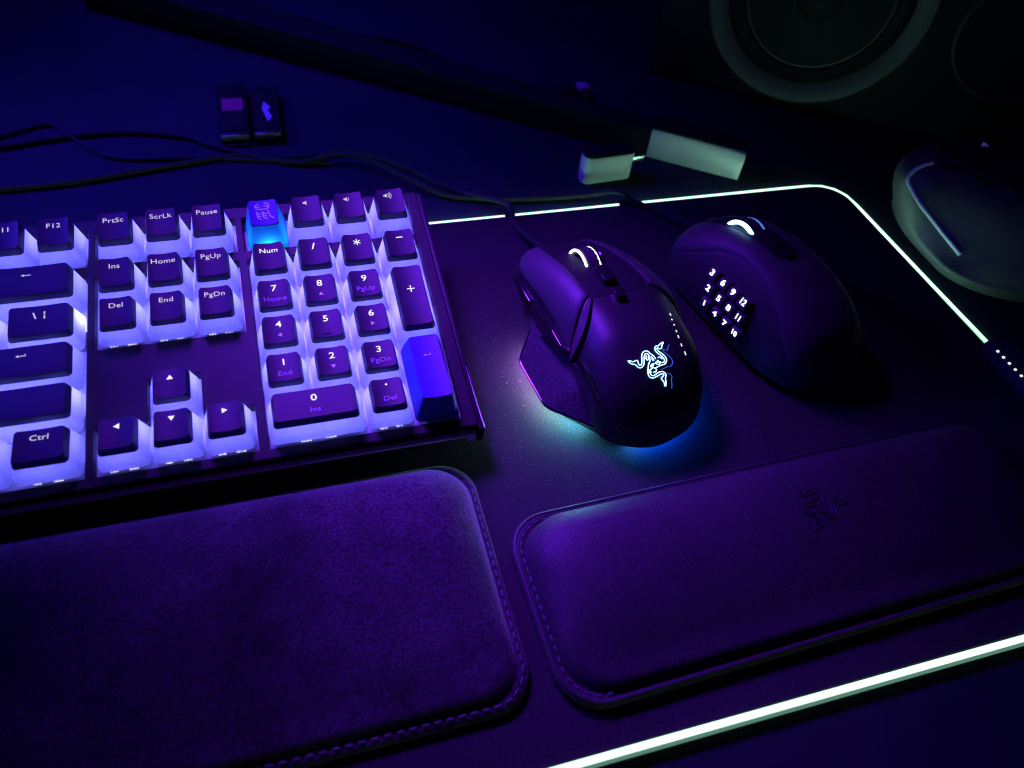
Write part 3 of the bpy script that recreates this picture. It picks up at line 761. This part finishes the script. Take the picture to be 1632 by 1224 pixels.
# underglow light guide under the rim: colour runs from white over teal to deep blue
m = bpy.data.materials.new('underglow'); m.use_nodes = True; nt = m.node_tree; nt.nodes.remove(nt.nodes['Principled BSDF'])
tcn = nt.nodes.new('ShaderNodeTexCoord'); sp = nt.nodes.new('ShaderNodeSeparateXYZ'); nt.links.new(tcn.outputs['Object'], sp.inputs[0])
ma = nt.nodes.new('ShaderNodeMath'); ma.operation = 'SUBTRACT'; nt.links.new(sp.outputs['X'], ma.inputs[0]); nt.links.new(sp.outputs['Y'], ma.inputs[1])
mr2 = nt.nodes.new('ShaderNodeMapRange'); mr2.inputs['From Min'].default_value = -0.060; mr2.inputs['From Max'].default_value = 0.085
nt.links.new(ma.outputs[0], mr2.inputs['Value'])
rp = nt.nodes.new('ShaderNodeValToRGB'); el = rp.color_ramp.elements
el[0].position = 0.0; el[0].color = (0.35, 0.12, 0.9, 1); el[1].position = 1.0; el[1].color = (0.0, 0.02, 0.35, 1)
for pos, c in ((0.22, (0.40, 0.24, 0.62, 1)), (0.36, (0.34, 0.62, 0.62, 1)), (0.47, (0.14, 0.80, 1.0, 1)), (0.64, (0.07, 0.55, 1.0, 1)), (0.80, (0.0, 0.05, 0.62, 1))):
    e = el.new(pos); e.color = c
nt.links.new(mr2.outputs['Result'], rp.inputs['Fac'])
em = nt.nodes.new('ShaderNodeEmission'); em.inputs['Strength'].default_value = 215.0
nt.links.new(rp.outputs['Color'], em.inputs['Color']); nt.links.new(em.outputs[0], nt.nodes['Material Output'].inputs['Surface'])
MATS['underglow'] = m
ug = smooth_path([(-29, 9, 6.0), (-35.0, 1.5, 6.0), (-37.6, -8, 6.0), (-36.8, -24, 6.0), (-33.6, -32.5, 6.0), (-24, -40.6, 6.0), (-14.5, -50.0, 5.6), (-6, -57.4, 5.0), (7, -57.4, 4.8), (18, -52, 4.8), (26.5, -42, 4.8), (31, -28, 4.8)], 5)
obj('underglow_strip', tube(ug, 0.75, 8), 'underglow', M1)
obj('base', prism([(-20, 55), (24, 55), (29, 30), (30, -25), (22, -50), (4, -58), (-12, -55), (-30, -33), (-32, -8), (-24, 10), (-22, 30)], 0.3, 3.6), 'dark_void', M1)

# ---------------------------------------------------------------- many-button mouse
M2 = empty('mouse', (233, 48, 0), 'black mouse with twelve lit number keys on its side', 'mouse', rot=(0, 0, R(14)))
B2 = Body([(-60, 1), (-59, 10), (-55, 18), (-47, 24), (-35, 27.5), (-20, 28.3), (0, 28.5), (14, 28), (28, 27.5), (38, 26), (45, 22), (48, 15), (49, 8)],
          [(-60, 1), (-59, 10), (-55, 19), (-47, 25.5), (-32, 30.5), (-12, 32.5), (8, 32), (22, 30.5), (34, 28.5), (43, 24.5), (47, 17), (49, 8)],
          [(-60, 8), (-58, 15), (-53, 24), (-45, 31), (-31, 38), (-15, 42), (1, 43), (16, 41), (28, 37), (38, 31.5), (46, 25), (49, 20)], 4)
obj('shell', B2.mesh(-60, 49), 'mouse_plastic', M2)
seam_u = spl([(-52, -0.80), (-40, -0.62), (-26, -0.45), (-12, -0.36), (2, -0.34), (14, -0.40), (26, -0.54), (38, -0.66), (50, -0.74)])
def top2(a, t):
    y = lerp(-50, 49, t)
    return lerp(seam_u(y) + 0.02, 0.86, a), y
obj('top_cover', B2.patch(top2, 0.9, 40, 44, 0.6, depth=1.8), 'lit_plastic', M2)
obj('wheel_well', B2.patch(lambda a, t: (lerp(-0.085, 0.085, a), lerp(-8, 47, t)), 1.1, 6, 20, 0.1, 0.8), 'dark_void', M2)
wh = obj('scroll_wheel', wheel_mesh(11.5, 7.6, 1), 'soft_rubber', M2, (0.2, 18.5, 32.4))
obj('light_ring', ring_tube(11.0, -4.1, 1.0), 'ice_light', wh)
obj('light_ring', ring_tube(10.6, 4.3, 0.8), 'ice_light_dim', wh)
dp = obj('profile_button', xform(box(-3.0, 3.0, -3.4, 3.4, -2, 1.6, 0.6), Matrix.Translation((0.2, 2.0, 44.0)) @ Matrix.Rotation(R(-3), 4, 'X')), 'gloss_black', M2)
obj('profile_button', xform(box(-3.0, 3.0, -3.4, 3.4, -2, 1.5, 0.6), Matrix.Translation((0.2, -6, 44.0))), 'gloss_black', M2)
# thumb panel with its twelve keys (rows run along the mouse)
KZ = {0: 15.0, 1: 22.0, 2: 29.0}
KXl = {0: -31.0, 1: -29.3, 2: -27.4}
obj('thumb_panel', B2.patch(lambda a, t: (lerp(-0.95, seam_u(lerp(-34, 44, t)) - 0.02, a), lerp(-34, 44, t)), 0.15, 18, 30, 0.1, 1.2), 'soft_rubber', M2)
text_jobs({'k%d' % k: (str(k), 4.1, 0.14) for k in range(1, 13)})
dirn = {0: Vector((-0.97, 0, 0.24)), 1: Vector((-0.90, 0, 0.44)), 2: Vector((-0.76, 0, 0.65))}
for k in range(1, 13):
    c_, r_ = (k - 1) // 3, (k - 1) % 3
    y = (7.7 - 7.2 * c_) - (2 - r_) * 2.4 + (0.9 if c_ == 0 else 0)
    n_ = dirn[r_]; yv = Vector((0, 1, 0)); up = n_.cross(yv) * -1
    if up.z < 0: up = -up
    Mx = Matrix((( -yv.x, up.x, n_.x, KXl[r_]), (-yv.y, up.y, n_.y, y), (-yv.z, up.z, n_.z, KZ[r_]), (0, 0, 0, 1)))
    kk = obj('thumb_key', xform(bevelled(wedge([(-3.25, -3.3, -2.6), (3.25, -3.3, -2.6), (3.25, 3.4, -2.6), (-3.25, 3.4, -2.6)], [(-2.7, -2.6, 0.4), (2.7, -2.6, 0.4), (2.6, 1.6, 1.5), (-2.6, 1.6, 1.5)]), 0.4), Mx), 'key_plastic', M2)
    v, f = TEXTS['k%d' % k]
    obj('digit', xform(([(p[0] * (0.78 if k > 9 else 1.05), p[1], 0.62 + 0.234 * (p[1] + 2.3) + 0.1) for p in v], f), Mx), 'digit_light', kk, smooth=False)

# ---------------------------------------------------------------- third mouse beside the pad
M3 = empty('mouse', (418, 85, -4), 'grey mouse standing on the desk beside the pad, pale curved trim on its flank', 'mouse')
ROWS3 = [(28, [(400, 2), (403, 4), (406, 7), (410, 10), (414, 14), (416, 17)], 18.5), (36, [(384, 1.5), (388, 4), (393, 9), (400, 14), (406, 20), (411, 25)], 28),
         (46, [(372, 1.5), (376, 3.5), (382, 8), (391, 15), (400, 24), (407, 31)], 35), (58, [(365, 1.5), (369, 3.5), (375, 6.5), (384, 14), (393, 26), (402, 35)], 40),
         (72, [(364, 1.5), (367, 4.5), (372.5, 10), (380, 20), (387, 31), (396, 38)], 42.5), (86, [(364, 1.5), (366, 6), (369.5, 14), (375, 24), (381, 33), (390, 39)], 43),
         (98, [(365, 1.5), (365, 8), (365, 19.5), (369, 28), (375, 34.5), (384, 39.2)], 42.5), (110, [(368, 1.5), (366, 8), (363.5, 20), (364, 27), (369.5, 34), (379, 38.6)], 41),
         (120, [(372, 1.5), (368.5, 8), (365.5, 19), (366, 27), (371.5, 33), (380, 37)], 39), (130, [(379, 1.5), (374.5, 8), (370.5, 18), (371.5, 26), (377, 31.2), (385, 34.2)], 36),
         (137, [(390, 1.5), (386, 8), (382, 16), (383, 23), (387, 27.5), (393, 30)], 31.5), (141, [(402, 4), (399, 9), (397, 15), (397, 20), (400, 24), (404, 26)], 27)]
XC3 = 418.0
def rows3():
    ctrl = []
    for y, P, zc in ROWS3:
        left = [(P[0][0] + 1.5, -3.7)] + P
        left += [(P[-1][0] * .55 + XC3 * .45, P[-1][1] * .45 + zc * .55), (XC3, zc)]
        full = left + [(2 * XC3 - x, z) for x, z in left[-2::-1]]
        ctrl.append([(x - 418, y - 85, z + 4) for x, z in full])
    cols = [smooth_path([r[i] for r in ctrl], 5) for i in range(len(ctrl[0]))]     # along the mouse
    out_ = []
    for k in range(len(cols[0])): out_.append([tuple(p) for p in smooth_path([c[k] for c in cols], 3)])
    return out_
R3 = rows3()
obj('shell', rings(R3, True, True), 'body_grey', M3, angle=60)
n3 = len(R3[0]); i0, i1 = 6 * 3 + 1, n3 - 6 * 3 - 1
cov = []
for k in range(2, len(R3) - 1):
    r = R3[k][i0:i1]
    cov.append([(p[0], p[1], p[2] + (0.9 if 0 < i < len(r) - 1 else 0.1)) for i, p in enumerate(r)])
obj('top_cover', rings(cov, closed=False), 'mouse_plastic', M3, angle=60)
w3 = lambda P: [(x - 418, y - 85, z + 4) for x, y, z in P]
from mathutils.bvhtree import BVHTree
def snapper(rows_, closed=True):
    v, f = rings(rows_, True, True)
    return BVHTree.FromPolygons([Vector(p) for p in v], [tuple(q) for q in f])
T3 = snapper(R3)
def snap3(P, lift):
    out_ = []
    for p in P:
        c, n_, i_, d_ = T3.find_nearest(Vector(p))
        if (c + n_ - Vector((0, 0, 20))).length < (c - n_ - Vector((0, 0, 20))).length: n_ = -n_
        out_.append(c + n_ * lift)
    return out_
trim = smooth_path(w3([(373, 109.5, 35.8), (366.5, 112, 33.2), (363.0, 112.5, 29.5), (361.9, 110, 24.5), (363.6, 100, 20), (367.4, 90, 15.5), (371.2, 78, 11.2), (374.6, 62, 6.8)]), 6)
obj('flank_trim', tube(snap3(trim, 0.45), 1.2, 8), 'trim_grey', M3)
sl = w3([(374.0, 108.5, 37.4), (378.5, 101.5, 38.2), (383.5, 93.5, 38.9), (387.8, 86.5, 39.3), (391.5, 80.5, 39.3)])
sp3 = snap3(smooth_path(sl, 6), 0.9)
def slot_piece(P): return tube(P, lambda t: 1.9 * min(1, 0.35 + 5 * min(t, 1 - t)), 10, flat=0.75)
obj('side_button', slot_piece(sp3[:12]), 'gloss_black', M3)
obj('side_button', slot_piece(sp3[13:]), 'gloss_black', M3)
e3 = obj('emblem', xform(emblem(lambda x, y: 45.2 - 0.06 * abs(x), 0.18, 0.26, 20, 0.1), Matrix.Translation((-6.5, 31, 0))), 'legend_dim', M3)
wh = obj('scroll_wheel', wheel_mesh(11, 7, 1), 'soft_rubber', M3, (0, 38, 32))

# ------------------------------------------------------------------ leads on pad and desk
def lead(name, P, r, label, material='cable'):
    return tag(obj(name, tube(smooth_path(P, 8), r, 8), material), label, 'cable')
lead('mouse_cable', [(138.5, 95, 11), (136, 108, 8), (132, 126, 3.2), (131, 140, 1.9), (130.6, 147, 5.9), (127, 156, 3.0), (104, 178, -1.9), (80, 205, -1.9), (53, 223, -1.9), (20, 222, -1.9), (-14, 228, -1.9), (-56, 222, -1.9), (-104, 214, -1.9), (-160, 214, -1.9), (-240, 225, -1.9)], 1.6,
     'black cable of the emblem mouse running back over the pad edge to the left')
lead('mouse_cable', [(229.5, 102, 12), (225, 116, 6), (216, 134, 2.2), (204, 145, 4.0), (200.5, 147.6, 6.2), (195, 153, 4.5), (183, 159, -1.0), (153, 161, -1.6), (124, 165, -1.6), (100, 172, -1.6), (82, 185, 1.6), (62, 206, 2.4), (44, 216, 2.2), (18, 216.5, -1.2), (-20, 236, -1.8), (-46, 254, -2.0), (-90, 262, -2.0), (-160, 250, -2.0)], 1.5,
     'thin black cable of the number-key mouse curving left behind the pad')
lead('desk_cable', [(-230, 235, -2.4), (-180, 248, -2.4), (-142, 266, -2.4), (-118, 276, -2.4), (-106, 263, -2.4), (-90, 243, -2.4), (-74, 234, -2.4), (-40, 230, -2.4), (-16, 226, -2.4), (14, 219.5, -2.4), (40, 214, -2.4)], 1.2, 'thin dark cable making a bend on the far left of the desk')
lead('desk_cable', [(78, 356, -1.5), (84, 364, -1.5), (100, 364, -1.5), (124, 346, -1.5), (148, 314, -1.5), (158, 292, -1.5), (190, 276, -1.5)], 2.2, 'dark cable curving behind the monitor stand leg')

# ------------------------------------------------------------------ monitor stand leg
leg = empty('monitor_stand', (283, 165, -4), 'black monitor stand leg lying diagonally across the desk behind the keyboard', 'monitor stand')
a, b_ = Vector((0, 0, 0)), Vector((-390, 265, 0)); d = (b_ - a).normalized(); s_ = Vector((d.y, -d.x, 0))
if s_.y < 0: s_ = -s_
def leg_ring(p, h, w, r=1.6):
    P = []
    for y, z, _ in rrect(w, h, r, 0, w / 2, h / 2, 3): P.append(tuple(p + s_ * y + Vector((0, 0, z))))
    return P
obj('leg', rings([leg_ring(a + d * -0.0, 16, 9, 3), leg_ring(a + d * 1.6, 19, 12), leg_ring(a + d * 110, 20, 16), leg_ring(a + d * 470, 24, 34)], True, True), 'grey_metal' if False else 'stand_black', leg)
obj('lit_end', rings([leg_ring(a + d * -3.4 + s_ * -0.6, 19.6, 12, 2.4), leg_ring(a + d * -1.0 + s_ * -0.6, 20.4, 13.2, 2), leg_ring(a + d * 56 + s_ * -0.5, 20.6, 15, 1.5)], True, True), 'grey_metal', leg)  # paler leg end: the pad strip's light is put into its colour

def shade_ring(p, z, w, y0): return [tuple(p + s_ * y + Vector((0, 0, z))) for y in (y0, w)]
ec = [leg_ring(a + d * q + s_ * -0.7, 1.4, w_, 0.6) for q, w_ in ((-3.0, 13.2), (-1.0, 14.0), (57, 15.6))]
obj('top_shade', xform(rings(ec, True, True), Matrix.Translation((0, 0, 20.3))), 'stand_black', leg)  # dark sheet put in for the shade on top of the leg end

# ------------------------------------------------------------------ adapter, sticks, receiver
ad_ = empty('usb_adapter', (185, 173, -4), 'grey metal adapter block with a small metal plug behind the pad edge', 'adapter', rot=(0, 0, R(4)))
obj('housing', rings([[(x, y + z * 0.0, z) for x, y, z in rrect(33, 11, 4.5, h, 16.5, 5.5, 6)] for h in (0.2, 1.0)] + [rrect(33.4, 11.4, 4.7, h, 16.5, 5.5, 6) for h in (2, 17.5)] + [rrect(32.4, 10.4, 4.2, 18.6, 16.5, 5.5, 6)], True, True), 'grey_metal', ad_)
obj('shaded_top', rings([rrect(33.6, 11.6, 4.8, h, 16.5, 5.5, 6) for h in (17.8, 18.9)] + [rrect(32.4, 10.4, 4.2, 19.6, 16.5, 5.5, 6)], True, True), 'stand_black', ad_)  # black layer standing for shade on the block's top
obj('plug', box(33, 41, 3.2, 7.8, 9.0, 13.2, 0.6), 'bright_metal', ad_)
u1 = empty('usb_stick', (-12.5, 246, -4), 'dark flat memory stick with a pinkish label', 'memory stick')
obj('body', box(-9, 9, 0, 56, 0.2, 8, 1.2), 'stand_black', u1)
obj('label', box(-6.2, 6.2, 22, 36, 8.02, 8.2), 'pink_label', u1)
obj('cap', box(-8.6, 8.6, -5.0, -0.1, 0.4, 7.6, 0.9), 'smoke_black', u1)
obj('cap_edge', box(-8.2, 8.2, -5.3, -5.02, 0.6, 2.0), 'grey_metal', u1)
obj('panel', box(-6.2, 6.2, 5, 18, 8.02, 8.15), 'case', u1)
u2 = empty('usb_stick', (6.5, 246, -4), 'dark flat memory stick with a pale painted mark', 'memory stick', rot=(0, 0, R(-2)))
obj('body', box(-8.2, 8.2, 0, 50, 0.2, 8, 1.2), 'stand_black', u2)
obj('mark', prism([(-1.2, 30), (2.6, 24), (1.0, 20), (3.2, 12), (0.6, 7), (-0.8, 14), (-2.4, 22)], 8.02, 8.25), 'white_mark', u2, smooth=False)
obj('mark', prism([(-5.0, 42), (-1.0, 43), (0, 37), (-3, 33), (-5.4, 36)], 8.02, 8.2), 'case', u2, smooth=False)
obj('cap', box(-7.8, 7.8, -5.0, -0.1, 0.4, 7.6, 0.9), 'smoke_black', u2)
rc = empty('usb_receiver', (196, 270, -4), 'small black receiver with a purple square end far back on the desk', 'receiver', rot=(0, 0, R(-2)))
obj('body', box(0, 19, 0, 9, 0.2, 7, 0.8), 'stand_black', rc)
obj('end_block', box(19.1, 27, 0.2, 8.8, 0.2, 8.6, 0.8), 'purple_plastic', rc)

# ------------------------------------------------------------------ loudspeaker
spk = empty('loudspeaker', (283, 297, -4), 'large dark loudspeaker with a round ringed driver at the back right', 'loudspeaker', rot=(0, 0, -math.atan2(91, 148)))
obj('cabinet', box(-4, 330, 0.2, 150, 0.2, 175, 3), 'speaker_black', spk)
def revolve(prof_, cx, cz, n=72):
    rs = []
    for k in range(n + 1):
        a_ = 2 * math.pi * k / n
        rs.append([(cx + r * math.cos(a_), y, cz + r * math.sin(a_)) for r, y in prof_])
    return rings(rs, closed=False)
obj('driver_ring', revolve([(71.5, 0.5), (71.5, -3.0), (70, -4.2), (63, -2.6), (58.5, 0.0), (57.5, 4.0)], 95, 75.5), 'speaker_ring', spk)
obj('driver_surround', revolve([(57.6, 0.1), (56, -3.0), (52, -4.6), (48, -3.2), (46.2, -0.1)], 95, 75.5), 'cone', spk)
obj('driver_trim', revolve([(46.6, -0.2), (46.2, -1.6), (45.2, -1.6), (44.8, -0.2)], 95, 75.5), 'speaker_ring', spk)
obj('driver_cone', revolve([(44.9, -0.25), (30, -0.6), (15, -1.6), (14, -5.0), (8, -8), (0.01, -9)], 95, 75.5), 'cone', spk)
obj('tweeter_ring', revolve([(41.5, 0.0), (41, -2.0), (39.5, -2.2), (38.5, 0.0)], 224, 75), 'speaker_ring', spk)
obj('tweeter_cone', revolve([(38.6, -0.1), (20, -0.6), (6, -2.0), (0.01, -4)], 224, 75), 'cone', spk)

# ------------------------------------------------------------------ dust on the pad
V, F = [], []
def free(x, y):
    return not (103 < x < 183 and -30 < y < 100) and not (203 < x < 290 and -15 < y < 105) and not (x < 77 and -8 < y < 130)
rnd = random.Random(3)
for k in range(300):
    x, y = rnd.uniform(76, 200), rnd.uniform(-130, 140)
    if rnd.random() < 0.4: x, y = rnd.uniform(78, 130), rnd.uniform(-40, 60)
    if not free(x, y): continue
    if (73 < x < 305 and -125 < y < -44): z = rest_z(prof2, 0.78, X0, X1, Y0, Y1, min(max(x, X0 + .2), X1 - .2), min(max(y, Y0 + .2), Y1 - .2)) + 0.15
    elif x < 69 and -118 < y < -18: continue
    else: z = 0.08
    if z > 1 and rnd.random() < 0.6: continue
    r = rnd.choice((0.10, 0.12, 0.14, 0.18, 0.24))
    p = [(x + r, y, z), (x - r * .6, y + r * .8, z), (x - r * .5, y - r, z), (x, y, z + r)]
    V, F = join((V, F), (p, [(0, 1, 2), (0, 3, 1), (1, 3, 2), (2, 3, 0)]))
du = obj('dust', (V, F), 'dust', smooth=False); du['kind'] = 'stuff'
tag(du, 'tiny pale dust specks scattered over the pad and rest', 'dust')
